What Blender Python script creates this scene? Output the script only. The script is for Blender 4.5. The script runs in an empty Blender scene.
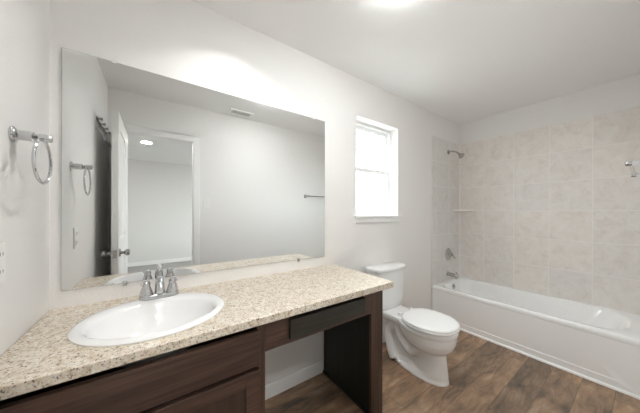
import bpy, bmesh, math, random
from mathutils import Vector, Matrix
random.seed(4)
PI = math.pi
SC = bpy.context.scene
COL = SC.collection

# ------------------------------------------------------------------ camera
CAM = Vector((0.3698, -1.4876, 1.255))
YAW, ROLL, FPX = 35.2972, 0.1805, 233.05
cd = bpy.data.cameras.new('camera')
cam = bpy.data.objects.new('camera', cd)
COL.objects.link(cam)
cd.sensor_fit = 'HORIZONTAL'
cd.sensor_width = 36.0
cd.lens = 36.0 * FPX / 640.0
cd.shift_x = 0.0002
cd.shift_y = 5.47 / 640.0
cd.clip_start = 0.005
cam.location = CAM
cam.rotation_euler = (Matrix.Rotation(-math.radians(YAW), 3, 'Z') @ Matrix.Rotation(PI / 2, 3, 'X')
                      @ Matrix.Rotation(math.radians(ROLL), 3, 'Z')).to_euler()
SC.camera = cam

# ------------------------------------------------------------------ world, lights, exposure
WORLD_STRENGTH = 5.2
LED_STRENGTH = 215.0
FILL_DOME_STRENGTH = 38.0
BEDROOM_LED = 58.0
HALL_FILL_LED = 85.0
w = bpy.data.worlds.new('sky')
SC.world = w
w.use_nodes = True
bg = w.node_tree.nodes['Background']
_n = w.node_tree.nodes
_tc = _n.new('ShaderNodeTexCoord')
_sp = _n.new('ShaderNodeSeparateXYZ')
_rp = _n.new('ShaderNodeValToRGB')          # ground below, bright overcast sky above
_mr = _n.new('ShaderNodeMapRange')
_mr.inputs['From Min'].default_value = -1
w.node_tree.links.new(_tc.outputs['Generated'], _sp.inputs[0])
w.node_tree.links.new(_sp.outputs[2], _mr.inputs[0])
w.node_tree.links.new(_mr.outputs[0], _rp.inputs[0])
w.node_tree.links.new(_rp.outputs[0], bg.inputs[0])
_rp.color_ramp.elements[0].position = 0.47
_rp.color_ramp.elements[0].color = (0.22, 0.215, 0.205, 1)
_rp.color_ramp.elements[1].position = 0.51
_rp.color_ramp.elements[1].color = (0.93, 0.97, 1.0, 1)
bg.inputs[1].default_value = WORLD_STRENGTH
SC.view_settings.view_transform = 'Standard'
SC.view_settings.look = 'None'
SC.view_settings.gamma = 1
SC.view_settings.exposure = 1.79
SC.view_settings.use_curve_mapping = False
SC.cycles.max_bounces = 14
SC.cycles.diffuse_bounces = 9
SC.cycles.glossy_bounces = 8
SC.cycles.transparent_max_bounces = 12
SC.cycles.caustics_reflective = False
SC.cycles.caustics_refractive = False


def portal(name, loc, rot, sx, sy):
    l = bpy.data.lights.new(name, 'AREA')
    l.shape = 'RECTANGLE'
    l.size, l.size_y = sx, sy
    l.cycles.is_portal = True
    o = bpy.data.objects.new(name, l)
    COL.objects.link(o)
    o.location = loc
    o.rotation_euler = rot
    return o


portal('window_portal', (2.108, 0.16, 1.667), (-PI / 2, 0, 0), 0.6, 0.9)
portal('bedroom_portal', (3.36, -4.0, 1.45), (0, PI / 2, 0), 1.3, 1.6)


# ------------------------------------------------------------------ materials
def mat(name, color, rough=0.5, metal=0.0, spec=None, coat=0.0):
    m = bpy.data.materials.new(name)
    m.use_nodes = True
    b = m.node_tree.nodes['Principled BSDF']
    b.inputs['Base Color'].default_value = (*color, 1)
    b.inputs['Roughness'].default_value = rough
    b.inputs['Metallic'].default_value = metal
    if spec is not None:
        b.inputs['Specular IOR Level'].default_value = spec
    b.inputs['Coat Weight'].default_value = coat
    return m


def nd(m, t, **kw):
    n = m.node_tree.nodes.new(t)
    for k, v in kw.items():
        setattr(n, k, v)
    return n


def lk(m, a, b):
    m.node_tree.links.new(a, b)


def bsdf(m):
    return m.node_tree.nodes['Principled BSDF']


def objvec(m, scale=(1, 1, 1), loc=(0, 0, 0)):
    tc = nd(m, 'ShaderNodeTexCoord')
    mp = nd(m, 'ShaderNodeMapping')
    mp.inputs['Scale'].default_value = scale
    mp.inputs['Location'].default_value = loc
    lk(m, tc.outputs['Object'], mp.inputs['Vector'])
    return mp.outputs['Vector']


def noise(m, vec, scale, detail=2, rough=0.5, dist=0.0):
    n = nd(m, 'ShaderNodeTexNoise')
    n.inputs['Scale'].default_value = scale
    n.inputs['Detail'].default_value = detail
    n.inputs['Roughness'].default_value = rough
    n.inputs['Distortion'].default_value = dist
    lk(m, vec, n.inputs['Vector'])
    return n.outputs['Fac']


def ramp(m, fac, stops):
    r = nd(m, 'ShaderNodeValToRGB')
    e = r.color_ramp.elements
    while len(e) < len(stops):
        e.new(0.5)
    for i, (p, c) in enumerate(stops):
        e[i].position = p
        e[i].color = (*c, 1)
    lk(m, fac, r.inputs['Fac'])
    return r.outputs['Color']


def mix(m, fac, a, b, mode='MIX'):
    n = nd(m, 'ShaderNodeMix', data_type='RGBA', blend_type=mode)
    for s, v in ((0, fac), (6, a), (7, b)):
        if hasattr(v, 'links'):
            lk(m, v, n.inputs[s])
        else:
            n.inputs[s].default_value = v if s == 0 else (*v, 1)
    return n.outputs[2]


def bump(m, h, strength, dist):
    b = nd(m, 'ShaderNodeBump')
    b.inputs['Strength'].default_value = strength
    b.inputs['Distance'].default_value = dist
    lk(m, h, b.inputs['Height'])
    lk(m, b.outputs['Normal'], bsdf(m).inputs['Normal'])


def math_n(m, op, a, b=None):
    n = nd(m, 'ShaderNodeMath', operation=op)
    for i, v in enumerate((a, b)):
        if v is None:
            continue
        if hasattr(v, 'links'):
            lk(m, v, n.inputs[i])
        else:
            n.inputs[i].default_value = v
    return n.outputs[0]


def paint(name, c, bs=0.25):
    m = mat(name, c, 0.75, spec=0.25)
    v = objvec(m)
    bump(m, noise(m, v, 95, 3, 0.55), bs, 0.003)
    return m


M_WALL = paint('wall_paint', (0.84, 0.83, 0.818), 0.4)
M_CEIL = paint('ceiling_paint', (0.88, 0.878, 0.874), 0.25)
M_TRIM = mat('trim_paint', (0.91, 0.91, 0.91), 0.4)
M_DOOR = mat('door_paint', (0.88, 0.875, 0.865), 0.45)
M_VINYL = mat('window_vinyl', (0.86, 0.87, 0.88), 0.4)
M_PORC = mat('white_porcelain', (0.87, 0.87, 0.87), 0.12, coat=0.3)
M_SEAT = mat('toilet_seat_plastic', (0.87, 0.87, 0.865), 0.22)
M_TUB = mat('tub_enamel', (0.94, 0.94, 0.94), 0.16, coat=0.2)
M_CHROME = mat('chrome', (0.60, 0.60, 0.61), 0.09, 1.0)
M_NICKEL = mat('brushed_nickel', (0.52, 0.515, 0.505), 0.18, 1.0)
M_PLATE = mat('switch_plastic', (0.86, 0.86, 0.84), 0.35)
M_DARK = mat('dark_slot', (0.03, 0.03, 0.03), 0.6)
M_MIRROR = mat('mirror_silver', (0.83, 0.84, 0.835), 0.0, 1.0)
M_MEDGE = mat('mirror_edge', (0.30, 0.33, 0.30), 0.2)
M_CLIP = mat('clear_clip', (0.85, 0.85, 0.83), 0.15)
M_CAULK = mat('white_caulk', (0.90, 0.88, 0.855), 0.5)
M_SHELF = mat('shelf_ceramic', (0.92, 0.91, 0.89), 0.2)
M_CARPET = mat('grey_carpet', (0.36, 0.35, 0.34), 0.95)
bump(M_CARPET, noise(M_CARPET, objvec(M_CARPET), 160, 2), 0.6, 0.01)


def emit(name, c, s):
    m = mat(name, c, 0.5)
    bsdf(m).inputs['Emission Color'].default_value = (*c, 1)
    bsdf(m).inputs['Emission Strength'].default_value = s
    return m


M_LED = emit('led_lens', (1.0, 0.985, 0.965), LED_STRENGTH)
M_FILL_DOME = emit('fill_dome_glass', (0.985, 1.0, 0.99), FILL_DOME_STRENGTH)
M_LED_FILL = emit('led_lens_hall_fill', (1.0, 0.98, 0.955), HALL_FILL_LED)
M_LED2 = emit('led_lens_bedroom', (1.0, 0.96, 0.90), BEDROOM_LED)

# window glass: thin clear pane
M_GLASS = bpy.data.materials.new('window_glass')
M_GLASS.use_nodes = True
nt = M_GLASS.node_tree
nt.nodes.clear()
out = nt.nodes.new('ShaderNodeOutputMaterial')
tr = nt.nodes.new('ShaderNodeBsdfTransparent')
gl = nt.nodes.new('ShaderNodeBsdfGlossy')

mx = nt.nodes.new('ShaderNodeMixShader')
tr.inputs[0].default_value = (0.95, 0.97, 0.96, 1)
gl.inputs['Roughness'].default_value = 0.02
mx.inputs[0].default_value = 0.05
nt.links.new(tr.outputs[0], mx.inputs[1])
nt.links.new(gl.outputs[0], mx.inputs[2])
nt.links.new(mx.outputs[0], out.inputs[0])


def wood(name, axis, dark, mid, light, rough=0.42):
    m = mat(name, mid, rough, spec=0.35)
    s = [55, 55, 55]
    s[axis] = 2.6
    v = objvec(m, tuple(s))
    f = noise(m, v, 1.0, 6, 0.6, 0.6)
    big = noise(m, objvec(m, tuple(4 if i != axis else 1.2 for i in range(3)), (3, 1, 2)), 1.0, 3, 0.5)
    f2 = math_n(m, 'ADD', math_n(m, 'MULTIPLY', f, 0.6), math_n(m, 'MULTIPLY', big, 0.4))
    c = ramp(m, f2, [(0.36, dark), (0.5, mid), (0.64, light)])
    lk(m, c, bsdf(m).inputs['Base Color'])
    bump(m, f, 0.05, 0.002)
    return m


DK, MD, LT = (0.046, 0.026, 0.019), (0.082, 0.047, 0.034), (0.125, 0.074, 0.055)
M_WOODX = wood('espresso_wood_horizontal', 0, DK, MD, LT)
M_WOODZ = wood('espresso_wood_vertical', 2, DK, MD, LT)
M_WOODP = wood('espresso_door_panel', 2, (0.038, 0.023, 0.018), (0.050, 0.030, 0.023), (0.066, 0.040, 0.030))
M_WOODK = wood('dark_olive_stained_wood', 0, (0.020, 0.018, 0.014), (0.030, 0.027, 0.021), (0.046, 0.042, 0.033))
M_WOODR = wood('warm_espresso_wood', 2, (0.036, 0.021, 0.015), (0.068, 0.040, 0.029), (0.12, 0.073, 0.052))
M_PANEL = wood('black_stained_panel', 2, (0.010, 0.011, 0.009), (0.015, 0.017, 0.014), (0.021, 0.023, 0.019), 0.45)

# granite
M_GRAN = mat('beige_granite', (0.6, 0.52, 0.42), 0.22)
v = objvec(M_GRAN)
base = ramp(M_GRAN, noise(M_GRAN, v, 42, 5, 0.65, 0.4),
            [(0.30, (0.50, 0.41, 0.32)), (0.48, (0.71, 0.62, 0.50)), (0.70, (0.80, 0.755, 0.67))])
tan_f = ramp(M_GRAN, noise(M_GRAN, v, 105, 3, 0.6), [(0.54, (0, 0, 0)), (0.63, (1, 1, 1))])
c1 = mix(M_GRAN, math_n(M_GRAN, 'MULTIPLY', tan_f, 0.65), base, (0.43, 0.31, 0.21))
wh_f = ramp(M_GRAN, noise(M_GRAN, objvec(M_GRAN, (1, 1, 1), (4, 2, 1)), 100, 3, 0.6), [(0.57, (0, 0, 0)), (0.64, (1, 1, 1))])
c2 = mix(M_GRAN, math_n(M_GRAN, 'MULTIPLY', wh_f, 0.7), c1, (0.86, 0.84, 0.79))
dk_f = ramp(M_GRAN, noise(M_GRAN, objvec(M_GRAN, (1, 1, 1), (9, 5, 3)), 120, 2, 0.6), [(0.605, (0, 0, 0)), (0.645, (1, 1, 1))])
c3 = mix(M_GRAN, math_n(M_GRAN, 'MULTIPLY', dk_f, 0.85), c2, (0.10, 0.085, 0.08))
lk(M_GRAN, c3, bsdf(M_GRAN).inputs['Base Color'])


# tile: u,v from object (world) coordinates
def tile(name, uaxis, u0, tint=(0.97, 0.952, 0.935)):
    m = mat(name, (0.6, 0.56, 0.52), 0.35)
    tc = nd(m, 'ShaderNodeTexCoord')
    sp = nd(m, 'ShaderNodeSeparateXYZ')
    lk(m, tc.outputs['Object'], sp.inputs[0])
    cb = nd(m, 'ShaderNodeCombineXYZ')
    u = math_n(m, 'SUBTRACT', sp.outputs[uaxis], u0)
    vv = math_n(m, 'SUBTRACT', sp.outputs[2], 2.168 - 0.2975 * 8)
    lk(m, math_n(m, 'ADD', u, 0.295 * 10), cb.inputs[0])
    lk(m, vv, cb.inputs[1])
    br = nd(m, 'ShaderNodeTexBrick')
    br.offset = 0.0
    br.squash = 1.0
    br.inputs['Scale'].default_value = 1.0
    br.inputs['Brick Width'].default_value = 0.295
    br.inputs['Row Height'].default_value = 0.2975
    br.inputs['Mortar Size'].default_value = 0.0022
    br.inputs['Mortar Smooth'].default_value = 0.2
    br.inputs['Bias'].default_value = 0.0
    br.inputs['Color1'].default_value = (0.0, 0.0, 0.0, 1)
    br.inputs['Color2'].default_value = (1.0, 1.0, 1.0, 1)
    lk(m, cb.outputs[0], br.inputs['Vector'])
    # per-tile shift of the marbling
    sh = nd(m, 'ShaderNodeVectorMath', operation='MULTIPLY_ADD')
    lk(m, br.outputs['Color'], sh.inputs[0])
    sh.inputs[1].default_value = (3.1, 5.3, 2.2)
    lk(m, tc.outputs['Object'], sh.inputs[2])
    n1 = noise(m, sh.outputs[0], 10, 8, 0.68, 0.7)
    n2 = noise(m, sh.outputs[0], 24, 6, 0.65, 1.0)
    f = math_n(m, 'ADD', math_n(m, 'MULTIPLY', n1, 0.65), math_n(m, 'MULTIPLY', n2, 0.35))
    col = ramp(m, f, [(0.36, (0.765, 0.728, 0.70)), (0.48, (0.84, 0.812, 0.785)), (0.60, (0.88, 0.865, 0.85))])
    tone = ramp(m, br.outputs['Color'], [(0.0, (0.955, 0.955, 0.96)), (1.0, (1.0, 0.99, 0.98))])
    col = mix(m, 1.0, col, tone, 'MULTIPLY')
    col = mix(m, 1.0, col, tint, 'MULTIPLY')
    col = mix(m, br.outputs['Fac'], col, (0.90, 0.88, 0.86))
    lk(m, col, bsdf(m).inputs['Base Color'])
    bump(m, math_n(m, 'SUBTRACT', 1.0, br.outputs['Fac']), 0.15, 0.001)
    return m


M_TILE_R = tile('beige_marbled_tile_side', 1, 0.0)
M_TILE_B = tile('beige_marbled_tile_end', 0, 3.725, (0.89, 0.90, 0.905))

# plank floor (planks run along x)
M_FLOOR = mat('brown_plank_floor', (0.2, 0.12, 0.08), 0.42)
m = M_FLOOR
tc = nd(m, 'ShaderNodeTexCoord')
br = nd(m, 'ShaderNodeTexBrick')
br.offset = 0.37
br.offset_frequency = 2
br.squash = 1.0
for k, val in (('Scale', 1.0), ('Brick Width', 1.22), ('Row Height', 0.155), ('Mortar Size', 0.0012),
               ('Mortar Smooth', 0.1), ('Bias', 0.0)):
    br.inputs[k].default_value = val
br.inputs['Color1'].default_value = (0, 0, 0, 1)
br.inputs['Color2'].default_value = (1, 1, 1, 1)
mp = nd(m, 'ShaderNodeMapping')
mp.inputs['Location'].default_value = (0.31, 3.06, 0)
lk(m, tc.outputs['Object'], mp.inputs[0])
lk(m, mp.outputs[0], br.inputs['Vector'])
sh = nd(m, 'ShaderNodeVectorMath', operation='MULTIPLY_ADD')
lk(m, br.outputs['Color'], sh.inputs[0])
sh.inputs[1].default_value = (7.3, 4.1, 2.7)
lk(m, tc.outputs['Object'], sh.inputs[2])
mp2 = nd(m, 'ShaderNodeMapping')
mp2.inputs['Scale'].default_value = (3.4, 15, 5)
lk(m, sh.outputs[0], mp2.inputs[0])
g1 = noise(m, mp2.outputs[0], 1.0, 7, 0.62, 1.6)
mp3 = nd(m, 'ShaderNodeMapping')
mp3.inputs['Scale'].default_value = (4.0, 8.0, 3)
lk(m, sh.outputs[0], mp3.inputs[0])
g2 = noise(m, mp3.outputs[0], 1.0, 4, 0.55, 0.6)
f = math_n(m, 'ADD', math_n(m, 'MULTIPLY', g1, 0.52), math_n(m, 'MULTIPLY', g2, 0.48))
c = ramp(m, f, [(0.34, (0.12, 0.088, 0.066)), (0.44, (0.24, 0.160, 0.107)), (0.55, (0.38, 0.25, 0.158)), (0.65, (0.50, 0.375, 0.27))])
tone = ramp(m, br.outputs['Color'], [(0.0, (0.66, 0.69, 0.72)), (0.5, (0.95, 0.94, 0.93)), (1.0, (1.18, 1.12, 1.06))])
c = mix(m, 1.0, c, tone, 'MULTIPLY')
c = mix(m, math_n(m, 'MULTIPLY', br.outputs['Fac'], 0.55), c, (0.05, 0.034, 0.025))
lk(m, c, bsdf(m).inputs['Base Color'])
bump(m, g1, 0.08, 0.002)


# ------------------------------------------------------------------ mesh helpers
def finish(bm, smooth_angle=35):
    bmesh.ops.remove_doubles(bm, verts=bm.verts, dist=1e-6)
    bmesh.ops.recalc_face_normals(bm, faces=bm.faces)
    lim = math.radians(smooth_angle)
    for fc in bm.faces:
        fc.smooth = True
    for e in bm.edges:
        if len(e.link_faces) == 2:
            e.smooth = e.calc_face_angle(0) < lim
        else:
            e.smooth = False


def obj(name, bm, m, parent=None, bevel=0.0, origin='base', segs=2, angle=35):
    """one mesh object; vertices given in world space"""
    finish(bm, angle)
    if parent is not None:
        off = parent_world(parent)
    elif origin == 'world':
        off = Vector((0, 0, 0))
    else:
        xs = [v.co for v in bm.verts]
        lo = Vector([min(c[i] for c in xs) for i in range(3)])
        hi = Vector([max(c[i] for c in xs) for i in range(3)])
        off = Vector(((lo.x + hi.x) / 2, (lo.y + hi.y) / 2, lo.z))
    bmesh.ops.translate(bm, verts=bm.verts, vec=-off)
    me = bpy.data.meshes.new(name)
    bm.to_mesh(me)
    bm.free()
    ms = m if isinstance(m, (list, tuple)) else [m]
    for x in ms:
        me.materials.append(x)
    o = bpy.data.objects.new(name, me)
    COL.objects.link(o)
    if parent is not None:
        o.parent = parent
    else:
        o.location = off
    if bevel:
        md = o.modifiers.new('bevel', 'BEVEL')
        md.width = bevel
        md.segments = segs
        md.limit_method = 'ANGLE'
        md.angle_limit = math.radians(40)
        md.harden_normals = False
    return o


def parent_world(p):
    loc = Vector(p.location)
    q = p.parent
    while q is not None:
        loc += Vector(q.location)
        q = q.parent
    return loc


def thing(name, label, cat, loc, group=None):
    o = bpy.data.objects.new(name, None)
    o.empty_display_size = 0.05
    COL.objects.link(o)
    o.location = loc
    tag(o, label, cat, group)
    return o


def tag(o, label, cat, group=None, kind=None):
    o['label'] = label
    o['category'] = cat
    if group:
        o['group'] = group
    if kind:
        o['kind'] = kind
    return o


def struct(name, bm, m, label, cat, bevel=0.0):
    return tag(obj(name, bm, m, None, bevel, 'world'), label, cat, kind='structure')


def box(bm, x0, x1, y0, y1, z0, z1, mi=0):
    vs = [bm.verts.new(p) for p in ((x0, y0, z0), (x1, y0, z0), (x1, y1, z0), (x0, y1, z0),
                                    (x0, y0, z1), (x1, y0, z1), (x1, y1, z1), (x0, y1, z1))]
    for q in ((0, 3, 2, 1), (4, 5, 6, 7), (0, 1, 5, 4), (1, 2, 6, 5), (2, 3, 7, 6), (3, 0, 4, 7)):
        bm.faces.new([vs[i] for i in q]).material_index = mi
    return bm


def boxes(*bs):
    bm = bmesh.new()
    for b in bs:
        box(bm, *b)
    return bm


def loft(bm, loops, cap0=True, cap1=True, closed=False, mi=0):
    rings = [[bm.verts.new(p) for p in L] for L in loops]
    n = len(rings[0])
    pairs = list(zip(rings[:-1], rings[1:]))
    if closed:
        pairs.append((rings[-1], rings[0]))
    for a, b in pairs:
        for i in range(n):
            j = (i + 1) % n
            bm.faces.new((a[i], a[j], b[j], b[i])).material_index = mi
    if not closed:
        if cap0:
            bm.faces.new(list(reversed(rings[0]))).material_index = mi
        if cap1:
            bm.faces.new(rings[-1]).material_index = mi
    return bm


def rrect(x0, x1, y0, y1, r, z, k=6):
    """rounded rectangle loop; r a number or four radii (x1y1, x0y1, x0y0, x1y0)"""
    rs = r if isinstance(r, (list, tuple)) else [r] * 4
    P = []
    for q, (cx, cy) in enumerate(((x1, y1), (x0, y1), (x0, y0), (x1, y0))):
        rr = rs[q]
        sx = -1 if cx == x1 else 1
        sy = -1 if cy == y1 else 1
        ox, oy = cx + sx * rr, cy + sy * rr
        for i in range(k + 1):
            a = PI / 2 * (q + i / k)
            P.append((ox + rr * math.cos(a), oy + rr * math.sin(a), z))
    return P


def egg(cx, yb, yf, hw, z, n=40, mid=0.55, pw=2.0, pb=2.0):
    """toilet-bowl outline: widest at mid between back yb and front yf (yf < yb)"""
    ym = yb + (yf - yb) * mid
    P = []
    for i in range(n):
        a = 2 * PI * i / n
        c, s = math.cos(a), math.sin(a)
        p = pw if s < 0 else pb
        x = cx + hw * math.copysign(abs(c) ** (2 / p), c)
        y = ym + (abs(s) ** (2 / p)) * ((yb - ym) if s > 0 else (yf - ym))
        P.append((x, y, z))
    return P


def frame_of(d):
    d = Vector(d).normalized()
    u = d.orthogonal().normalized()
    return u, d.cross(u)


def lathe(bm, prof, base, axis, n=20):
    """prof: (radius, height along axis); axis a direction"""
    base = Vector(base)
    ax = Vector(axis).normalized()
    u, v = frame_of(ax)
    loops = []
    for r, h in prof:
        r = max(r, 1e-5)
        loops.append([base + ax * h + (u * math.cos(2 * PI * i / n) + v * math.sin(2 * PI * i / n)) * r for i in range(n)])
    return loft(bm, loops)


def tube(bm, pts, rad, n=12, closed=False):
    pts = [Vector(p) for p in pts]
    m_ = len(pts)
    rads = rad if isinstance(rad, (list, tuple)) else [rad] * m_
    loops = []
    u = None
    for i, p in enumerate(pts):
        if closed:
            d = pts[(i + 1) % m_] - pts[i - 1]
        else:
            d = pts[min(i + 1, m_ - 1)] - pts[max(i - 1, 0)]
        d.normalize()
        if u is None:
            u = d.orthogonal().normalized()
        else:
            u = (u - d * u.dot(d)).normalized()
        w_ = d.cross(u)
        loops.append([p + (u * math.cos(2 * PI * k / n) + w_ * math.sin(2 * PI * k / n)) * rads[i] for k in range(n)])
    return loft(bm, loops, closed=closed)


def spline(P, n=8):
    """Catmull-Rom through points"""
    P = [Vector(p) for p in P]
    Q = [P[0] * 2 - P[1]] + P + [P[-1] * 2 - P[-2]]
    R = []
    for i in range(1, len(Q) - 2):
        a, b, c, d = Q[i - 1], Q[i], Q[i + 1], Q[i + 2]
        for k in range(n):
            t = k / n
            R.append(0.5 * ((2 * b) + (c - a) * t + (2 * a - 5 * b + 4 * c - d) * t * t + (3 * b - a - 3 * c + d) * t ** 3))
    R.append(P[-1])
    return R


# ------------------------------------------------------------------ room
H = 2.44
XF = 3.725
D = 1.51
WT = 0.115
struct('floor', boxes((-0.115, XF + 0.125, -D - WT, 0.14, -0.1, 0)), M_FLOOR,
       'brown wood plank floor of the bathroom', 'floor')
struct('ceiling', boxes((-1.7, XF + 0.125, -5.42, 0.14, H, H + 0.1)), M_CEIL,
       'flat off-white painted ceiling', 'ceiling')
struct('wall_left', boxes((-0.115, 0, -D, 0.14, 0, H)), M_WALL,
       'off-white left wall carrying the towel ring', 'wall')
WX0, WX1, WZ0, WZ1 = 1.815, 2.40, 1.205, 2.108
struct('wall_back', boxes((0, WX0, 0, 0.14, 0, H), (WX1, XF + 0.125, 0, 0.14, 0, H),
                          (WX0, WX1, 0, 0.14, 0, WZ0), (WX0, WX1, 0, 0.14, WZ1, H)), M_WALL,
       'off-white wall with the mirror, vanity and window', 'wall')
struct('wall_right', boxes((XF + 0.01, XF + 0.125, -D - WT, 0, 0, H)), M_WALL,
       'off-white wall strip above the tub tile', 'wall')
OX0, OX1, OZ = 0.142, 0.722, 2.035          # clear door opening
JB = 0.018
struct('wall_front', boxes((-0.115, OX0 - JB, -D - WT, -D, 0, H), (OX1 + JB, XF + 0.01, -D - WT, -D, 0, H),
                           (OX0 - JB, OX1 + JB, -D - WT, -D, OZ + JB, H)), M_WALL,
       'off-white wall with the doorway, light switch and towel bar', 'wall')
# tile surround
TX0, TZ1 = 3.041, 2.168
struct('wall_tile_right', boxes((XF, XF + 0.01, -D, 0, 0.30, TZ1)), M_TILE_R,
       'beige marbled square tile along the long side of the tub', 'tile wall')
struct('wall_tile_back', boxes((TX0, XF, -0.009, 0, 0.30, TZ1)), M_TILE_B,
       'beige marbled tile behind the shower head and tub spout', 'tile wall', 0.002)
struct('wall_tile_front', boxes((TX0, XF, -D, -D + 0.009, 0.30, TZ1)), M_TILE_B,
       'beige marbled tile at the far foot end of the tub', 'tile wall', 0.002)
struct('trim_1', boxes((XF - 0.008, XF, -0.018, -0.009, 0.385, TZ1)), M_CAULK,
       'pale caulk line in the inner corner of the tile', 'trim')

# baseboards: profile with a stepped top
def baseboard(name, runs, label):
    bm = bmesh.new()
    for (ax, a, b, face, sgn) in runs:
        prof = [(0, 0), (0.014, 0), (0.014, 0.058), (0.011, 0.066), (0.011, 0.074), (0.006, 0.084), (0, 0.086)]
        loops = []
        for t in (a, b):
            L = []
            for d_, z in prof:
                L.append((t, face + sgn * d_, z) if ax == 'x' else (face + sgn * d_, t, z))
            loops.append(L)
        loft(bm, loops)
    return struct(name, bm, M_TRIM, label, 'baseboard')


baseboard('baseboard_back', [('x', 0.77, 1.452, 0, -1), ('x', 1.506, 3.03, 0, -1)], 'white baseboard under the vanity knee space and behind the toilet')
baseboard('baseboard_left', [('y', -D + 0.017, -0.60, 0, 1)], 'white baseboard on the left wall behind the open door')
baseboard('baseboard_front', [('x', 0.80, 3.03, -D, 1)], 'white baseboard under the towel bar')

# ------------------------------------------------------------------ window (bathroom)
wn = tag(obj('window_1', boxes(
    (WX0, WX0 + 0.03, 0.085, 0.135, WZ0 + .017, WZ1), (WX1 - 0.03, WX1, 0.085, 0.135, WZ0 + .017, WZ1),
    (WX0 + .03, WX1 - .03, 0.085, 0.135, WZ1 - 0.03, WZ1), (WX0 + .03, WX1 - .03, 0.085, 0.135, WZ0 + .017, WZ0 + 0.045)),
    M_VINYL, None, 0.003, 'world'), 'white single-hung vinyl window above the toilet', 'window', kind='structure')


def sash(name, y0, y1, z0, z1, lab):
    s = obj(name, boxes((WX0 + .03, WX0 + .066, y0, y1, z0, z1), (WX1 - .066, WX1 - .03, y0, y1, z0, z1),
                        (WX0 + .066, WX1 - .066, y0, y1, z1 - .036, z1), (WX0 + .066, WX1 - .066, y0, y1, z0, z0 + .036)),
            M_VINYL, wn, 0.003)
    s['label'] = lab
    g = obj('pane', boxes((WX0 + .064, WX1 - .064, (y0 + y1) / 2 - .002, (y0 + y1) / 2 + .002, z0 + .034, z1 - .034)), M_GLASS, s)
    return s


sash('upper_sash', 0.112, 0.130, 1.642, WZ1 - .03, 'upper white sash set further out')
sash('lower_sash', 0.090, 0.108, WZ0 + .045, 1.678, 'lower white sash nearer the room')
struct('trim_2', boxes((WX0 - 0.02, WX1 + 0.045, -0.024, 0, WZ0, WZ0 + 0.018), (WX0, WX1, -0.0, 0.086, WZ0, WZ0 + 0.018),
                       (WX0 - 0.010, WX1 + 0.035, -0.012, 0, WZ0 - 0.045, WZ0)), M_TRIM,
       'white window sill and apron under the window', 'window sill', 0.003)

# ------------------------------------------------------------------ doorway, casing, open door
struct('trim_3', boxes((OX0 - JB, OX0, -D - WT, -D, 0, OZ), (OX1, OX1 + JB, -D - WT, -D, 0, OZ),
                       (OX0 - JB, OX1 + JB, -D - WT, -D, OZ, OZ + JB),
                       (OX0 - JB, OX0, -1.572, -1.562, 0, OZ)), M_TRIM, 'white door jamb lining of the doorway', 'door jamb')
cw = 0.062


def casing(y0, y1, name, label):
    bm = boxes((OX0 - .006 - cw, OX0 - .006, y0, y1, 0, OZ + .006 + cw), (OX1 + .006, OX1 + .006 + cw, y0, y1, 0, OZ + .006 + cw),
               (OX0 - .006, OX1 + .006, y0, y1, OZ + .006, OZ + .006 + cw))
    return struct(name, bm, M_TRIM, label, 'door casing', 0.004)


casing(-D, -D + 0.015, 'trim_4', 'white casing around the doorway on the bathroom side')
casing(-D - WT - 0.015, -D - WT, 'trim_5', 'white casing around the doorway on the bedroom side')
strike = tag(obj('strike_plate', boxes((OX1 - 0.0015, OX1 + 0.001, -1.565, -1.54, 0.76, 0.82)), M_NICKEL),
             'small nickel strike plate on the doorway jamb', 'strike plate')

# door leaf: hinge at (OX0, -D), swung into the room
DW = 0.60
ang = math.radians(90.3)
dt = thing('door_1', 'white panelled door standing open against the left wall, seen in the mirror', 'door', (OX0 + 0.001, -D + 0.02, 0.012))
dt['kind'] = 'structure'
dt.rotation_euler = (0, 0, ang)


def local(name, bm, m, par, bevel=0.0):
    finish(bm)
    me = bpy.data.meshes.new(name)
    bm.to_mesh(me)
    bm.free()
    me.materials.append(m)
    o = bpy.data.objects.new(name, me)
    COL.objects.link(o)
    o.parent = par
    if bevel:
        md = o.modifiers.new('bevel', 'BEVEL')
        md.width = bevel
        md.segments = 2
        md.limit_method = 'ANGLE'
    return o


# local frame: x along leaf from hinge, y thickness (0..-0.035 faces the opening side), z up
DH = 2.018
T0, T1 = 0.0, 0.041
bm = boxes((0, 0.105, T0, T1, 0, DH), (DW - 0.105, DW, T0, T1, 0, DH), (0.105, DW - 0.105, T0, T1, 0, 0.22),
           (0.105, DW - 0.105, T0, T1, 0.86, 1.02), (0.105, DW - 0.105, T0, T1, DH - 0.12, DH),
           (0.105, DW - .105, T0 + 0.010, T1 - 0.010, 0.22, 0.86), (0.105, DW - .105, T0 + 0.010, T1 - 0.010, 1.02, DH - .12))
local('leaf', bm, M_DOOR, dt)
for z0, z1 in ((0.22, 0.86), (1.02, DH - 0.12)):
    for (y0, y1) in ((T0, T0 + 0.010), (T1 - 0.010, T1)):
        yo = y0 if y0 == T0 else y1
        yi = y1 if y0 == T0 else y0
        bm = bmesh.new()
        ins = lambda d_, y: [(0.105 + d_, y, z0 + d_), (DW - 0.105 - d_, y, z0 + d_), (DW - .105 - d_, y, z1 - d_), (0.105 + d_, y, z1 - d_)]
        loft(bm, [ins(0.03, yi), ins(0.055, yo), ins(0.06, yo)], cap0=False)
        local('raised_panel', bm, M_DOOR, dt)
for sgn, y in ((-1, T0), (1, T1)):
    bm = bmesh.new()
    lathe(bm, [(0.032, 0), (0.032, 0.004), (0.028, 0.009), (0.012, 0.012), (0.011, 0.03), (0.020, 0.036), (0.027, 0.046),
               (0.027, 0.056), (0.020, 0.064), (0.006, 0.067)], (DW - 0.06, y, 0.915), (0, sgn, 0), 20)
    k = local('knob', bm, M_NICKEL, dt)
    k['label'] = 'round brushed nickel door knob'
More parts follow.
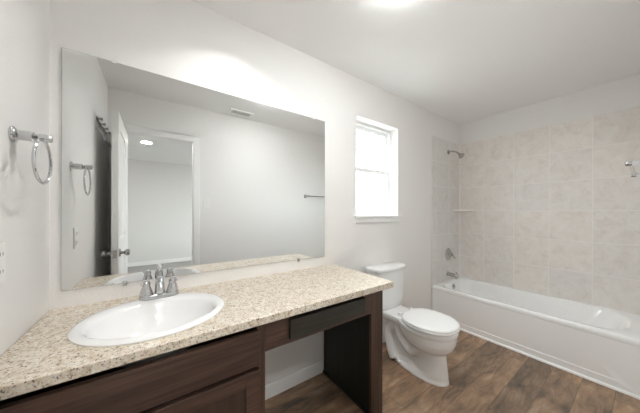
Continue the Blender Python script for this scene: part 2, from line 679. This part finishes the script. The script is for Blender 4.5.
bm = boxes((DW - 0.0005, DW + 0.0015, 0.008, 0.033, 0.885, 0.945))
local('latch_plate', bm, M_NICKEL, dt)
for z in (0.2, 1.0, 1.82):
    bm = bmesh.new()
    lathe(bm, [(0.006, 0), (0.006, 0.08)], (-0.004, 0.046, z - 0.04), (0, 0, 1), 10)
    local('hinge', bm, M_NICKEL, dt)

# ------------------------------------------------------------------ bedroom seen through the doorway
BX0, BX1, BY1 = -1.6, 3.3, -5.32
struct('floor_bedroom', boxes((BX0 - .1, BX1 + .1, BY1 - .1, -D - WT, -0.1, 0)), M_CARPET, 'grey carpet of the room beyond the doorway', 'carpet')
M_BED = paint('bedroom_paint', (0.82, 0.815, 0.80))
struct('wall_bedroom_far', boxes((BX0 - .1, BX1 + .1, BY1 - .1, BY1, 0, H)), M_BED, 'white wall at the far end of the room beyond', 'wall')
struct('wall_bedroom_left', boxes((BX0 - .1, BX0, BY1, -D - WT, 0, H)), M_BED, 'white side wall of the room beyond', 'wall')
struct('wall_bedroom_near', boxes((BX0 - .1, -0.115, -D - WT, -D, 0, H)), M_BED, 'wall returning beside the bathroom', 'wall')
by0, by1, bz0, bz1 = -4.65, -3.35, 0.65, 2.25
struct('wall_bedroom_right', boxes((BX1, BX1 + .1, BY1, by0, 0, H), (BX1, BX1 + .1, by1, -D - WT, 0, H),
                                   (BX1, BX1 + .1, by0, by1, 0, bz0), (BX1, BX1 + .1, by0, by1, bz1, H)), M_BED,
       'white window wall of the room beyond', 'wall')
w2 = struct('window_2', boxes((BX1 + .05, BX1 + .09, by0, by0 + .04, bz0, bz1), (BX1 + .05, BX1 + .09, by1 - .04, by1, bz0, bz1),
                              (BX1 + .05, BX1 + .09, by0, by1, bz0, bz0 + .04), (BX1 + .05, BX1 + .09, by0, by1, bz1 - .04, bz1),
                              (BX1 + .05, BX1 + .09, by0, by1, 1.42, 1.47)), M_VINYL, 'white window of the room beyond', 'window')
obj('pane', boxes((BX1 + .068, BX1 + .072, by0 + .04, by1 - .04, bz0 + .04, bz1 - .04)), M_GLASS, w2)
baseboard('baseboard_bedroom', [('x', BX0, BX1, BY1, 1)], 'white baseboard of the room beyond')


def led(x, y, m, label, r=0.075):
    t = thing('ceiling_light', label, 'ceiling light', (x, y, H))
    bm = bmesh.new()
    lathe(bm, [(r + 0.022, 0), (r + 0.022, 0.006), (r + 0.012, 0.012), (r, 0.012), (r, 0.006)], (x, y, H), (0, 0, -1), 36)
    obj('trim_ring', bm, M_TRIM, t)
    bm = bmesh.new()
    lathe(bm, [(r, 0.006), (r * 0.98, 0.0125), (r * 0.6, 0.0165), (0.001, 0.018)], (x, y, H), (0, 0, -1), 36)
    k = obj('lens', bm, m, t)
    k['label'] = 'glowing white lens'
    return t


dl = thing('added_fill_dome', 'added, unseen ceiling dome light that brightens the tub side of the room', 'ceiling light', (1.36, -0.79, H))  # unseen dome lamp, added as fill light for the tub side
bm = bmesh.new()
lathe(bm, [(0.096, 0.0003), (0.097, 0.008), (0.094, 0.011), (0.086, 0.011)], (1.36, -0.79, H), (0, 0, -1), 40)
obj('base_ring', bm, M_TRIM, dl)
bm = bmesh.new()
lathe(bm, [(0.088, 0.010), (0.088, 0.018), (0.080, 0.026), (0.062, 0.032), (0.034, 0.035), (0.001, 0.036)], (1.36, -0.79, H), (0, 0, -1), 40)
k = obj('fill_dome', bm, M_FILL_DOME, dl)
k['label'] = 'glowing white dome of the added fill light'
cl = thing('ceiling_downlight', 'small grey cylinder downlight on the ceiling above the sink', 'ceiling light', (0.76, -0.36, H))
bm = bmesh.new()
lathe(bm, [(0.062, 0.0003), (0.062, 0.056), (0.060, 0.058), (0.057, 0.056), (0.056, 0.010), (0.001, 0.010)], (0.76, -0.36, H), (0, 0, -1), 36)
obj('collar', bm, mat('grey_baffle', (0.25, 0.25, 0.25), 0.6), cl)  # unseen collar, added to keep this lamp's light off the upper wall
bm = bmesh.new()
lathe(bm, [(0.030, 0.011), (0.029, 0.015), (0.001, 0.018)], (0.76, -0.36, H), (0, 0, -1), 36)
k = obj('lens', bm, M_LED, cl)
k['label'] = 'glowing white lens'
led(0.36, -2.42, M_LED_FILL, 'added, unseen ceiling light outside the doorway that brightens the vanity knee space')  # unseen lamp, added to send light through the doorway into the knee space
led(0.25, -3.48, M_LED2, 'round ceiling light glowing in the room beyond the doorway, seen in the mirror')

# ------------------------------------------------------------------ mirror
MX0, MX1, MZ0, MZ1 = 0.036, 1.466, 0.9055, 1.971
mt = thing('wall_mirror', 'large frameless rectangular wall mirror above the vanity counter', 'mirror', ((MX0 + MX1) / 2, 0, MZ0))
obj('backing', boxes((MX0, MX1, -0.005, -0.0005, MZ0, MZ1)), M_MEDGE, mt)
obj('mirror_glass', boxes((MX0 + .001, MX1 - .001, -0.0062, -0.005, MZ0 + .001, MZ1 - .001)), M_MIRROR, mt)
for x, z, s in ((0.208, MZ1, 1), (1.356, MZ1, 1), (1.228, MZ0, -1), (0.25, MZ0, -1)):
    bm = boxes((x - .009, x + .009, -0.010, -0.0003, z + (0.0008 if s > 0 else -.012), z + (0.012 if s > 0 else -0.0008)),
               (x - .009, x + .009, -0.010, -0.0066, z - (0.009 if s > 0 else .004), z + (0.004 if s > 0 else .009)))
    obj('clip', bm, M_CLIP if s > 0 else M_NICKEL, mt, 0.001)

# ------------------------------------------------------------------ vanity
HC, ST = 0.832, 0.034
CX1, CY = 1.562, -0.589
ZB = HC - ST
SX, SY, SA, SB = 0.381, -0.320, 0.253, 0.226     # sink outer oval


def counter():
    bm = bmesh.new()
    n = 72
    angs = [2 * PI * i / n for i in range(n)]
    x0, x1, y0, y1 = 0.0015, CX1, CY, -0.0015
    corners = [math.atan2(y - SY, x - SX) % (2 * PI) for x in (x0, x1) for y in (y0, y1)]
    for c in corners:
        i = min(range(n), key=lambda k: abs(angs[k] - c))
        angs[i] = c

    def outer(a):
        c, s = math.cos(a), math.sin(a)
        ts = []
        if c > 1e-9: ts.append((x1 - SX) / c)
        if c < -1e-9: ts.append((x0 - SX) / c)
        if s > 1e-9: ts.append((y1 - SY) / s)
        if s < -1e-9: ts.append((y0 - SY) / s)
        t = min(ts)
        return SX + c * t, SY + s * t
    O = [outer(a) for a in angs]
    I = [(SX + 0.90 * SA * math.cos(a), SY - .008 + 0.88 * SB * math.sin(a)) for a in angs]
    loft(bm, [[(x, y, ZB) for x, y in I], [(x, y, HC) for x, y in I], [(x, y, HC) for x, y in O], [(x, y, ZB) for x, y in O]], closed=True)
    return bm


ct = tag(obj('countertop', counter(), M_GRAN, None, 0.004, angle=30), 'speckled beige granite countertop on the dark vanity', 'countertop')

# sink
def oval(a, b, cy, z, n=64, p=2.0):
    return [(SX + a * math.copysign(abs(math.cos(t)) ** (2 / p), math.cos(t)), cy + b * math.copysign(abs(math.sin(t)) ** (2 / p), math.sin(t)), z)
            for t in [2 * PI * i / n for i in range(n)]]


sk = thing('sink', 'white oval drop-in sink set in the granite countertop', 'sink', (SX, SY, HC))
bm = bmesh.new()
IY = SY - 0.026
L = [oval(SA, SB, SY, HC + .0005), oval(SA + .001, SB + .001, SY, HC + .005), oval(SA - .005, SB - .005, SY, HC + .010),
     oval(SA - .015, SB - .015, SY, HC + .0135), oval(SA - .028, SB - .036, SY - .010, HC + .0130),
     oval(0.214, 0.173, IY, HC + .008), oval(0.206, 0.166, IY, HC - .002), oval(0.195, 0.155, IY, HC - .03), oval(0.170, 0.132, IY, HC - .075),
     oval(0.135, 0.102, IY, HC - .115), oval(0.085, 0.062, IY, HC - .135), oval(0.03, 0.025, IY, HC - .142)]
outer = [oval(0.035, 0.03, IY, HC - .152), oval(0.095, 0.07, IY, HC - .145), oval(0.148, 0.112, IY, HC - .123), oval(0.184, 0.145, IY, HC - .08),
         oval(0.206, 0.168, IY, HC - .034), oval(0.212, 0.180, IY + .005, HC - .002), oval(0.222, 0.200, SY - .008, HC + .0005)]
loft(bm, L + outer, closed=True)
obj('basin', bm, M_PORC, sk, angle=60)
bm = bmesh.new()
lathe(bm, [(0.022, 0), (0.022, 0.004), (0.016, 0.005), (0.015, 0.002), (0.002, 0.002)], (SX, IY, HC - .1425), (0, 0, 1), 20)
obj('drain', bm, M_CHROME, sk)

# faucet: centreset on the sink deck
FX, FY, FZ = 0.390, -0.124, HC + 0.0128
fc = thing('faucet', 'chrome two-handle faucet on the back rim of the sink', 'faucet', (FX, FY, FZ))
bm = bmesh.new()
P = lambda k, z: rrect(FX - .080 * k, FX + .080 * k, FY - .027 * k, FY + .027 * k, .026 * k, z, 8)
loft(bm, [P(1, FZ - .0015), P(1, FZ + .010), P(.965, FZ + .016), P(.90, FZ + .019)])
obj('base_plate', bm, M_CHROME, fc)
for s in (-1, 1):
    bm = bmesh.new()
    hx = FX + s * 0.052
    lathe(bm, [(0.027, 0.017), (0.0265, 0.022), (0.0235, 0.035), (0.0185, 0.052), (0.0155, 0.060), (0.0165, 0.064), (0.0165, 0.074),
               (0.010, 0.084), (0.002, 0.086)], (hx, FY, FZ), (0, 0, 1), 24)
    tube(bm, spline([(hx, FY, FZ + .070), (hx + s * .012, FY - .010, FZ + .076), (hx + s * .020, FY - .022, FZ + .072)], 5),
         [0.0065] * 6 + [0.006, 0.0055, 0.005, 0.0045, 0.003], 10)
    obj('handle', bm, M_CHROME, fc)
bm = bmesh.new()
sp = spline([(FX, FY, FZ + .015), (FX, FY, FZ + .060), (FX, FY - .014, FZ + .084), (FX, FY - .045, FZ + .090),
             (FX, FY - .080, FZ + .076), (FX, FY - .103, FZ + .052)], 6)
tube(bm, sp, [0.021 - 0.009 * i / (len(sp) - 1) for i in range(len(sp))], 16)
obj('spout', bm, M_CHROME, fc)
bm = bmesh.new()
lathe(bm, [(0.003, 0.0), (0.003, 0.055), (0.006, 0.058), (0.006, 0.068), (0.002, 0.071)], (FX, FY + .020, FZ + .014), (0, 0, 1), 12)
obj('lift_rod', bm, M_CHROME, fc)

# cabinet under the sink
CF = -0.552          # face-frame front
vc = thing('vanity_cabinet', 'dark espresso vanity cabinet under the sink, left of the open knee space', 'vanity cabinet', (0.38, -0.28, 0))
Z0 = 0.10
bm = boxes((0.002, 0.020, CF + .02, -0.002, 0, ZB - .001), (0.732, 0.750, CF + .02, -0.002, 0, ZB - .001),
           (0.020, 0.732, CF + .02, -0.016, Z0, Z0 + .016), (0.020, 0.732, -0.016, -0.002, Z0, ZB - 0.001),
           (0.020, 0.732, -0.49, -0.474, 0, Z0))
obj('carcass', bm, M_WOODZ, vc)
bm = boxes((0.002, 0.045, CF, CF + .02, Z0, ZB - .001), (0.715, 0.752, CF, CF + .02, 0, ZB - .001),
           (0.045, 0.715, CF, CF + .02, 0.700, 0.760), (0.045, 0.715, CF + .004, CF + .02, 0.560, 0.605), (0.045, 0.715, CF + .004, CF + .02, 0.632, 0.66),
           (0.045, 0.715, CF, CF + .02, Z0, Z0 + .04), (0.36, 0.40, CF, CF + .02, Z0 + .04, 0.60))
obj('face_frame', bm, M_WOODZ, vc, 0.001)
DF = CF - 0.019
bm = boxes((0.012, 0.722, DF, CF - .0005, 0.627, 0.768))
o = obj('false_front', bm, M_WOODX, vc, 0.002)
o['label'] = 'plain flat panel below the counter edge'


def shaker(x0, x1, z0, z1, par):
    s = 0.055
    d_ = obj('door', boxes((x0, x0 + s, DF, CF - .0005, z0, z1), (x1 - s, x1, DF, CF - .0005, z0, z1),
                           (x0 + s, x1 - s, DF, CF - .0005, z1 - s, z1), (x0 + s, x1 - s, DF, CF - .0005, z0, z0 + s)), M_WOODX, par, 0.0015)
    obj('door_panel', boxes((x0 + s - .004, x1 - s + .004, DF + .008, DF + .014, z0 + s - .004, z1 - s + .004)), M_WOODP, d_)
    return d_


shaker(0.012, 0.366, 0.125, 0.611, vc)
shaker(0.370, 0.722, 0.125, 0.611, vc)

# drawer over the knee space
kd = thing('knee_drawer', 'dark shallow drawer under the counter over the knee space', 'drawer', (1.08, -0.4, 0.665))
bm = boxes((0.7525, 0.866, CF, CF + .02, 0.664, ZB - .001), (0.866, 1.332, CF, CF + .02, 0.664, 0.762), (1.332, 1.4045, CF, CF + .02, 0.664, ZB - .001))
obj('apron_rail', bm, M_WOODX, kd)
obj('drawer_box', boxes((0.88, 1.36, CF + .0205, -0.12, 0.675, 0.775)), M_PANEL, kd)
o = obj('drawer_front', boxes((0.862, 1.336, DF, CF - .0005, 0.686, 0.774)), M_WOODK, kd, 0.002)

# end panel
ep = thing('end_panel', 'dark wood end panel carrying the counter beside the toilet', 'panel', (1.475, -0.28, 0))
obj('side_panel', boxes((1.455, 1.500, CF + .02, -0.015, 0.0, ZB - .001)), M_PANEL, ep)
o = obj('front_stile', boxes((1.405, 1.503, CF, CF + .0195, 0.0, ZB - .001)), M_WOODR, ep, 0.0015)
o['label'] = 'lighter brown front edge'
bm = bmesh.new()
loft(bm, [[(1.4548, y, 0), (1.444, y, 0), (1.444, y, 0.014), (1.449, y, 0.019), (1.4548, y, 0.020)] for y in (CF + .02, -0.016)])
obj('shoe_strip', bm, M_PANEL, ep)

# ------------------------------------------------------------------ toilet
TXC = 2.10
tl = thing('toilet', 'white two-piece toilet between the vanity and the bathtub', 'toilet', (TXC, -0.4, 0))
# bowl and pedestal, merged into one skin
bm = bmesh.new()
prof = [  # z, back, front, half width, mid
    (0.000, -0.180, -0.655, 0.106, 0.60), (0.018, -0.180, -0.655, 0.106, 0.60), (0.028, -0.19, -0.650, 0.100, 0.60),
    (0.060, -0.38, -0.648, 0.092, 0.55), (0.130, -0.40, -0.640, 0.086, 0.52), (0.205, -0.40, -0.632, 0.083, 0.52), (0.222, -0.38, -0.638, 0.096, 0.53),
    (0.238, -0.33, -0.662, 0.134, 0.54), (0.262, -0.30, -0.682, 0.153, 0.54), (0.300, -0.27, -0.696, 0.166, 0.54), (0.340, -0.255, -0.703, 0.174, 0.53),
    (0.362, -0.25, -0.704, 0.176, 0.53), (0.368, -0.25, -0.709, 0.183, 0.53), (0.392, -0.25, -0.708, 0.183, 0.53), (0.398, -0.255, -0.702, 0.178, 0.53)]
loft(bm, [egg(TXC, b, f_, hw, z, 48, md) for z, b, f_, hw, md in prof])
# rear deck under the tank
loft(bm, [rrect(TXC - hw, TXC + hw, -0.34, -0.045, 0.04, z) for z, hw in ((0.325, 0.085), (0.345, 0.115), (0.372, 0.130), (0.397, 0.128), (0.401, 0.122))])
# trapway: S-shaped bulge on each flank
for s in (-1, 1):
    tr_ = spline([(TXC + s * .050, -0.46, 0.215), (TXC + s * .062, -0.395, 0.165), (TXC + s * .064, -0.33, 0.215), (TXC + s * .060, -0.285, 0.305),
                  (TXC + s * .058, -0.225, 0.315), (TXC + s * .058, -0.185, 0.235), (TXC + s * .058, -0.20, 0.11), (TXC + s * .060, -0.235, 0.02)], 6)
    tube(bm, tr_, 0.044, 14)
box(bm, TXC - 0.035, TXC + 0.035, -0.40, -0.20, 0.01, 0.34)
bw = obj('bowl', bm, M_PORC, tl, angle=80)
r = bw.modifiers.new('remesh', 'REMESH')
r.mode = 'VOXEL'
r.voxel_size = 0.0065
r.use_smooth_shade = True
s_ = bw.modifiers.new('smooth', 'SMOOTH')
s_.factor = 0.5
s_.iterations = 5
# seat ring and lid
bm = bmesh.new()
E_ = lambda d_, z, b=-0.318, f_=-0.712: egg(TXC, b - d_, f_ + d_, 0.187 - d_, z, 56, 0.50, 2.1, 2.5)
loft(bm, [E_(.004, .4005), E_(0, .404), E_(0, .414), E_(.004, .4175), E_(.06, .4175), E_(.07, .412), E_(.07, .404), E_(.06, .4005)], closed=True)
obj('seat', bm, M_SEAT, tl, angle=50)
bm = bmesh.new()
loft(bm, [E_(.006, .4190), E_(.001, .422), E_(.001, .430), E_(.006, .4355), E_(.018, .4385), E_(.06, .4405), E_(.12, .4415)])
obj('lid', bm, M_SEAT, tl, angle=50)
for s in (-1, 1):
    bm = bmesh.new()
    lathe(bm, [(0.011, -0.018), (0.013, -0.014), (0.013, 0.014), (0.011, 0.018)], (TXC + s * .075, -0.303, 0.417), (1, 0, 0), 16)
    box(bm, TXC + s * .075 - .014, TXC + s * .075 + .014, -0.318, -0.285, 0.399, 0.412)
    obj('hinge', bm, M_SEAT, tl)
# tank
def bow(hw, yb, yf, z, r, dp=0.028, k=6):
    """rounded rectangle whose front (-y) side bows out"""
    P = rrect(TXC - hw, TXC + hw, yf, yb, r, z, k)
    Q = []
    for i, (x, y, zz) in enumerate(P):
        t = (x - TXC) / hw
        wgt = max(0.0, (yb - y) / (yb - yf))
        Q.append((x, y - dp * (1 - t * t) * wgt, zz))
    # subdivide the front edge so that the bow is round
    R = []
    n = len(Q)
    for i in range(n):
        R.append(Q[i])
        a, b = P[i], P[(i + 1) % n]
        if abs(a[0] - b[0]) > hw * 0.8:
            for q in range(1, 12):
                x = a[0] + (b[0] - a[0]) * q / 12
                y = a[1]
                t = (x - TXC) / hw
                wgt = (yb - y) / (yb - yf)
                R.append((x, y - dp * (1 - t * t) * wgt, z))
    return R


bm = bmesh.new()
loft(bm, [bow(.165, -0.04, -0.150, .4025, .03), bow(.178, -0.028, -0.158, .415, .035), bow(.184, -0.022, -0.160, .47, .035), bow(.196, -0.018, -0.165, .735, .035)])
obj('tank', bm, M_PORC, tl, angle=50)
bm = bmesh.new()
loft(bm, [bow(.200, -0.014, -0.170, .7355, .035), bow(.204, -0.012, -0.174, .741, .037), bow(.204, -0.012, -0.174, .760, .037),
          bow(.200, -0.015, -0.170, .767, .035), bow(.188, -0.024, -0.158, .771, .03)])
obj('tank_lid', bm, M_PORC, tl, angle=50)
for s in (-1, 1):
    bm = bmesh.new()
    lathe(bm, [(0.014, 0), (0.014, 0.010), (0.008, 0.018), (0.001, 0.020)], (TXC + s * .088, -0.30, 0.022), (0, 0, 1), 14)
    obj('bolt_cap', bm, M_SEAT, tl)

# ------------------------------------------------------------------ bathtub
BX, BZ = 3.044, 0.392
tb = thing('bathtub', 'white alcove bathtub along the tiled wall', 'bathtub', (3.38, -0.75, 0))
ya, yb = -D + 0.0105, -0.0105
xr_ = XF - 0.0005
bm = bmesh.new()
K = 10
R = lambda x0, x1, y0, y1, rr, z: rrect(x0, x1, y0, y1, rr, z, K)
loft(bm, [R(BX + .020, xr_ - .06, ya + .06, yb - .06, .01, .02), R(BX + .020, xr_, ya, yb, .004, .33), R(BX + .004, xr_, ya, yb, .006, .345),
          R(BX, xr_, ya, yb, .006, .352), R(BX, xr_, ya, yb, .006, .376), R(BX + .004, xr_, ya, yb, .006, .387), R(BX + .013, xr_ - .001, ya + .002, yb - .002, .006, BZ),
          R(BX + .055, xr_ - .040, ya + .085, yb - .060, (.10, .10, .22, .22), BZ),
          R(BX + .066, xr_ - .050, ya + .100, yb - .068, (.10, .10, .22, .22), BZ - .006),
          R(BX + .074, xr_ - .058, ya + .115, yb - .074, (.10, .10, .21, .21), BZ - .02),
          R(BX + .095, xr_ - .075, ya + .20, yb - .095, (.10, .10, .19, .19), BZ - .16),
          R(BX + .115, xr_ - .095, ya + .28, yb - .12, (.09, .09, .16, .16), 0.11),
          R(BX + .15, xr_ - .13, ya + .33, yb - .16, (.08, .08, .12, .12), 0.075),
          R(BX + .25, xr_ - .23, ya + .45, yb - .28, .05, 0.068)], cap0=True)
obj('basin', bm, M_TUB, tb, angle=45)
# apron with a shallow recessed panel
bm = bmesh.new()


def rr_yz(y0, y1, z0, z1, r_, x):
    return [(x, p[0], p[1]) for p in rrect(y0, y1, z0, z1, r_, 0, 6)]


def tilt(P, k):
    return [(x + k * 0.0035 * (0.33 - z) / 0.25, y, z) for x, y, z in P]


loft(bm, [rr_yz(ya, yb, 0.0, 0.346, .001, BX + .024), rr_yz(ya, yb, 0.0, 0.346, .001, BX + .003), tilt(rr_yz(ya + .115, yb - .09, 0.062, 0.330, .035, BX + .003), 0),
          tilt(rr_yz(ya + .120, yb - .095, 0.068, 0.328, .032, BX + .003), 1), tilt(rr_yz(ya + .20, yb - .15, 0.16, 0.31, .03, BX + .003), 1)])
obj('apron', bm, M_TUB, tb, angle=30)
bm = bmesh.new()
loft(bm, [[(BX + .003, y, 0), (BX - .012, y, 0), (BX - .011, y, .008), (BX - .006, y, .014), (BX + .003, y, .017)] for y in (ya, yb - .006)])
o = obj('base_trim', bm, M_TRIM, tb)
bm = bmesh.new()
oz, oy = 0.338, yb - .0775
lathe(bm, [(0.034, -0.006), (0.034, 0.006), (0.030, 0.010), (0.010, 0.012), (0.001, 0.012)], (3.385, oy, oz), (0, -1, 0.15), 24)
box(bm, 3.380, 3.390, oy - .022, oy - .010, oz - .005, oz + .018)
o = obj('overflow_plate', bm, M_CHROME, tb)
o['label'] = 'chrome overflow plate'
bm = bmesh.new()
lathe(bm, [(0.03, 0), (0.03, 0.004), (0.02, 0.005), (0.001, 0.005)], (3.40, -0.33, 0.0685), (0, 0, 1), 20)
obj('drain', bm, M_CHROME, tb)

# ------------------------------------------------------------------ shower fittings
TY = -0.009
sx = 3.415
sh_ = thing('wall_shower', 'brushed nickel shower head on a short bent arm high on the tile', 'shower head', (sx, TY, 2.02))
bm = bmesh.new()
lathe(bm, [(0.030, 0), (0.030, 0.003), (0.024, 0.010), (0.012, 0.014)], (sx, TY, 2.02), (0, -1, 0), 24)
obj('flange', bm, M_NICKEL, sh_)
bm = bmesh.new()
tube(bm, spline([(sx, TY, 2.02), (sx, TY - .05, 2.02), (sx, TY - .095, 2.005), (sx, TY - .125, 1.978)], 6), 0.0095, 12)
obj('arm', bm, M_NICKEL, sh_)
bm = bmesh.new()
lathe(bm, [(0.012, -0.004), (0.015, 0.008), (0.014, 0.018), (0.020, 0.028), (0.034, 0.046), (0.037, 0.054), (0.036, 0.060), (0.001, 0.061)],
      (sx, TY - .122, 1.981), (0, -0.72, -0.72), 24)
obj('spray_head', bm, M_NICKEL, sh_)

vx, vz = 3.425, 0.722
vv_ = thing('shower_valve', 'round nickel shower valve with lever between the spout and shelf', 'shower valve', (vx, TY, vz))
bm = bmesh.new()
lathe(bm, [(0.078, 0), (0.078, 0.003), (0.070, 0.010), (0.035, 0.016), (0.030, 0.020), (0.028, 0.045), (0.022, 0.050), (0.001, 0.051)],
      (vx, TY, vz), (0, -1, 0), 32)
obj('escutcheon', bm, M_NICKEL, vv_)
bm = bmesh.new()
tube(bm, spline([(vx, TY - .044, vz), (vx + .03, TY - .050, vz - .022), (vx + .062, TY - .056, vz - .052)], 6), [0.013, .013, .0125, .012, .0115, .011, .0105, .010, .0095, .009, .0085, .008, .0065], 12)
obj('lever', bm, M_NICKEL, vv_)

vx = 3.405
sp_ = thing('tub_spout', 'brushed nickel tub spout just above the tub rim', 'tub spout', (vx, TY, 0.478))
bm = bmesh.new()
lathe(bm, [(0.030, 0), (0.030, 0.004), (0.026, 0.010), (0.024, 0.03), (0.0235, 0.095), (0.022, 0.120), (0.014, 0.132), (0.001, 0.134)],
      (vx, TY, 0.478), (0, -1, -0.09), 24)
lathe(bm, [(0.016, 0.0), (0.016, 0.034)], (vx, TY - .112, 0.470), (0, 0, -1), 16)
lathe(bm, [(0.004, 0), (0.004, .022), (0.007, .024), (.007, .032), (.002, .034)], (vx, TY - .108, 0.486), (0, 0, 1), 10)
obj('spout_body', bm, M_NICKEL, sp_)

# corner shelf
bm = bmesh.new()
n = 14
q = [(XF - .0005, TY - .0005)] + [(XF - .0005 - 0.185 * math.cos(a), TY - .0005 - 0.185 * math.sin(a)) for a in [PI / 2 * (1 - i / n) for i in range(n + 1)]]
# slightly concave front
q = [q[0]] + [(XF + (x - XF) * (1 - 0.25 * math.sin(2 * PI / 2 * i / n)), TY + (y - TY) * (1 - 0.25 * math.sin(PI * i / n))) for i, (x, y) in enumerate(q[1:])]
loft(bm, [[(x, y, z) for x, y in q] for z in (1.272, 1.295)])
tag(obj('corner_shelf', bm, M_SHELF, None, 0.003), 'thin pale ceramic shelf in the tiled corner under the shower head', 'shelf')

# ------------------------------------------------------------------ towel ring
ry, rz = -0.322, 1.498
tr_ = thing('towel_ring', 'chrome towel ring on the left wall', 'towel ring', (0, ry, rz))
bm = bmesh.new()
lathe(bm, [(0.026, 0.0003), (0.026, 0.004), (0.022, 0.007), (0.017, 0.009), (0.0155, 0.014), (0.0155, 0.045), (0.011, 0.047), (0.010, 0.056), (0.013, 0.058),
           (0.013, 0.082), (0.010, 0.086), (0.001, 0.087)], (0, ry, rz), (1, 0, 0), 24)
obj('post', bm, M_CHROME, tr_)
bm = bmesh.new()
rr = 0.072
tube(bm, [(0.065, ry + rr * math.sin(2 * PI * i / 48), rz - 0.008 - rr + 0.002 + rr * math.cos(2 * PI * i / 48)) for i in range(48)], 0.0046, 10, closed=True)
obj('ring', bm, M_CHROME, tr_)

# towel bar on the doorway wall
tbx0, tbx1, tbz, tby = 2.215, 2.825, 1.490, -D + 0.075
tbr = thing('towel_bar', 'chrome towel bar on the wall facing the mirror', 'towel bar', (tbx0, -D, tbz))
for x in (tbx0, tbx1):
    bm = bmesh.new()
    lathe(bm, [(0.026, 0.0003), (0.026, 0.004), (0.022, 0.007), (0.016, 0.010), (0.011, 0.020), (0.009, 0.055), (0.0115, 0.062), (0.0115, 0.086), (0.009, 0.090), (0.001, 0.091)],
          (x, -D, tbz), (0, 1, 0), 20)
    obj('post', bm, M_CHROME, tbr)
bm = bmesh.new()
tube(bm, [(tbx0 - .008, tby, tbz), (tbx1 + .008, tby, tbz)], 0.0075, 16)
obj('bar', bm, M_CHROME, tbr)

# hook rail behind the open door
hr = thing('hook_rail', 'chrome rail of small pegs high on the left wall behind the open door', 'hook rail', (0, -1.2, 1.80))
obj('rail', boxes((0.0004, 0.007, -1.42, -0.97, 1.962, 1.982)), M_NICKEL, hr, 0.002)
for y in (-1.00, -1.13, -1.26, -1.39):
    bm = bmesh.new()
    lathe(bm, [(0.008, 0.0), (0.005, 0.006), (0.005, 0.014), (0.011, 0.018), (0.012, 0.024), (0.009, 0.029), (0.001, 0.030)], (0.007, y, 1.972), (1, 0, 0.15), 14)
    obj('peg', bm, M_NICKEL, hr)
bm = bmesh.new()
tube(bm, spline([(0.0004, -0.97, 1.90), (0.030, -0.97, 1.862), (0.048, -0.97, 1.815), (0.052, -1.0, 1.812), (0.052, -1.10, 1.812), (0.052, -1.36, 1.812), (0.052, -1.39, 1.812), (0.048, -1.42, 1.815), (0.030, -1.42, 1.862), (0.0004, -1.42, 1.90)], 5), 0.006, 10)
obj('lower_bar', bm, M_CHROME, hr)

# ------------------------------------------------------------------ wall plates, vent
ol = thing('outlet_plate', 'white outlet cover plate on the left wall below the towel ring', 'outlet', (0, -0.40, 1.104))
obj('plate', boxes((0.0003, 0.006, -0.442, -0.372, 1.045, 1.163)), M_PLATE, ol, 0.002)
for z in (1.079, 1.129):
    bm = bmesh.new()
    loft(bm, [[(x, p[0], p[1]) for p in rrect(-0.424, -0.390, z - .014, z + .014, .010, 0)] for x in (0.0062, 0.0085)])
    r_ = obj('receptacle', bm, M_PLATE, ol)
    obj('slots', boxes((0.0086, 0.0090, -0.416, -0.414, z - .004, z + .006), (0.0086, 0.0090, -0.400, -0.398, z - .004, z + .006)), M_DARK, r_)

sw = thing('light_switch', 'white light switch beside the doorway, seen in the mirror', 'light switch', (0.865, -D, 1.352))
obj('plate', boxes((0.830, 0.900, -D + .0003, -D + .006, 1.294, 1.410)), M_PLATE, sw, 0.002)
obj('toggle', boxes((0.859, 0.871, -D + .0062, -D + .018, 1.345, 1.362)), M_PLATE, sw, 0.001)
obj('toggle_frame', boxes((0.853, 0.877, -D + .0061, -D + .0075, 1.326, 1.378)), M_PLATE, sw)

vt = thing('ceiling_vent', 'white slotted air vent in the ceiling by the doorway, seen in the mirror', 'vent', (1.21, -1.36, H))
vx0, vx1, vy0, vy1 = 1.075, 1.345, -1.435, -1.285
obj('frame', boxes((vx0, vx1, vy0, vy0 + .022, H - .008, H - .0003), (vx0, vx1, vy1 - .022, vy1, H - .008, H - .0003),
                   (vx0, vx0 + .022, vy0 + .022, vy1 - .022, H - .008, H - .0003), (vx1 - .022, vx1, vy0 + .022, vy1 - .022, H - .008, H - .0003)), M_TRIM, vt)
obj('dark_throat', boxes((vx0 + .022, vx1 - .022, vy0 + .022, vy1 - .022, H - .002, H - .0003)), M_DARK, vt)
for i in range(8):
    x = vx0 + .030 + i * 0.0283
    bm = bmesh.new()
    loft(bm, [[(x - .002, y, H - .003), (x, y, H - .003), (x + .012, y, H - .010), (x + .010, y, H - .010)] for y in (vy0 + .022, vy1 - .022)])
    obj('louver', bm, M_TRIM, vt)
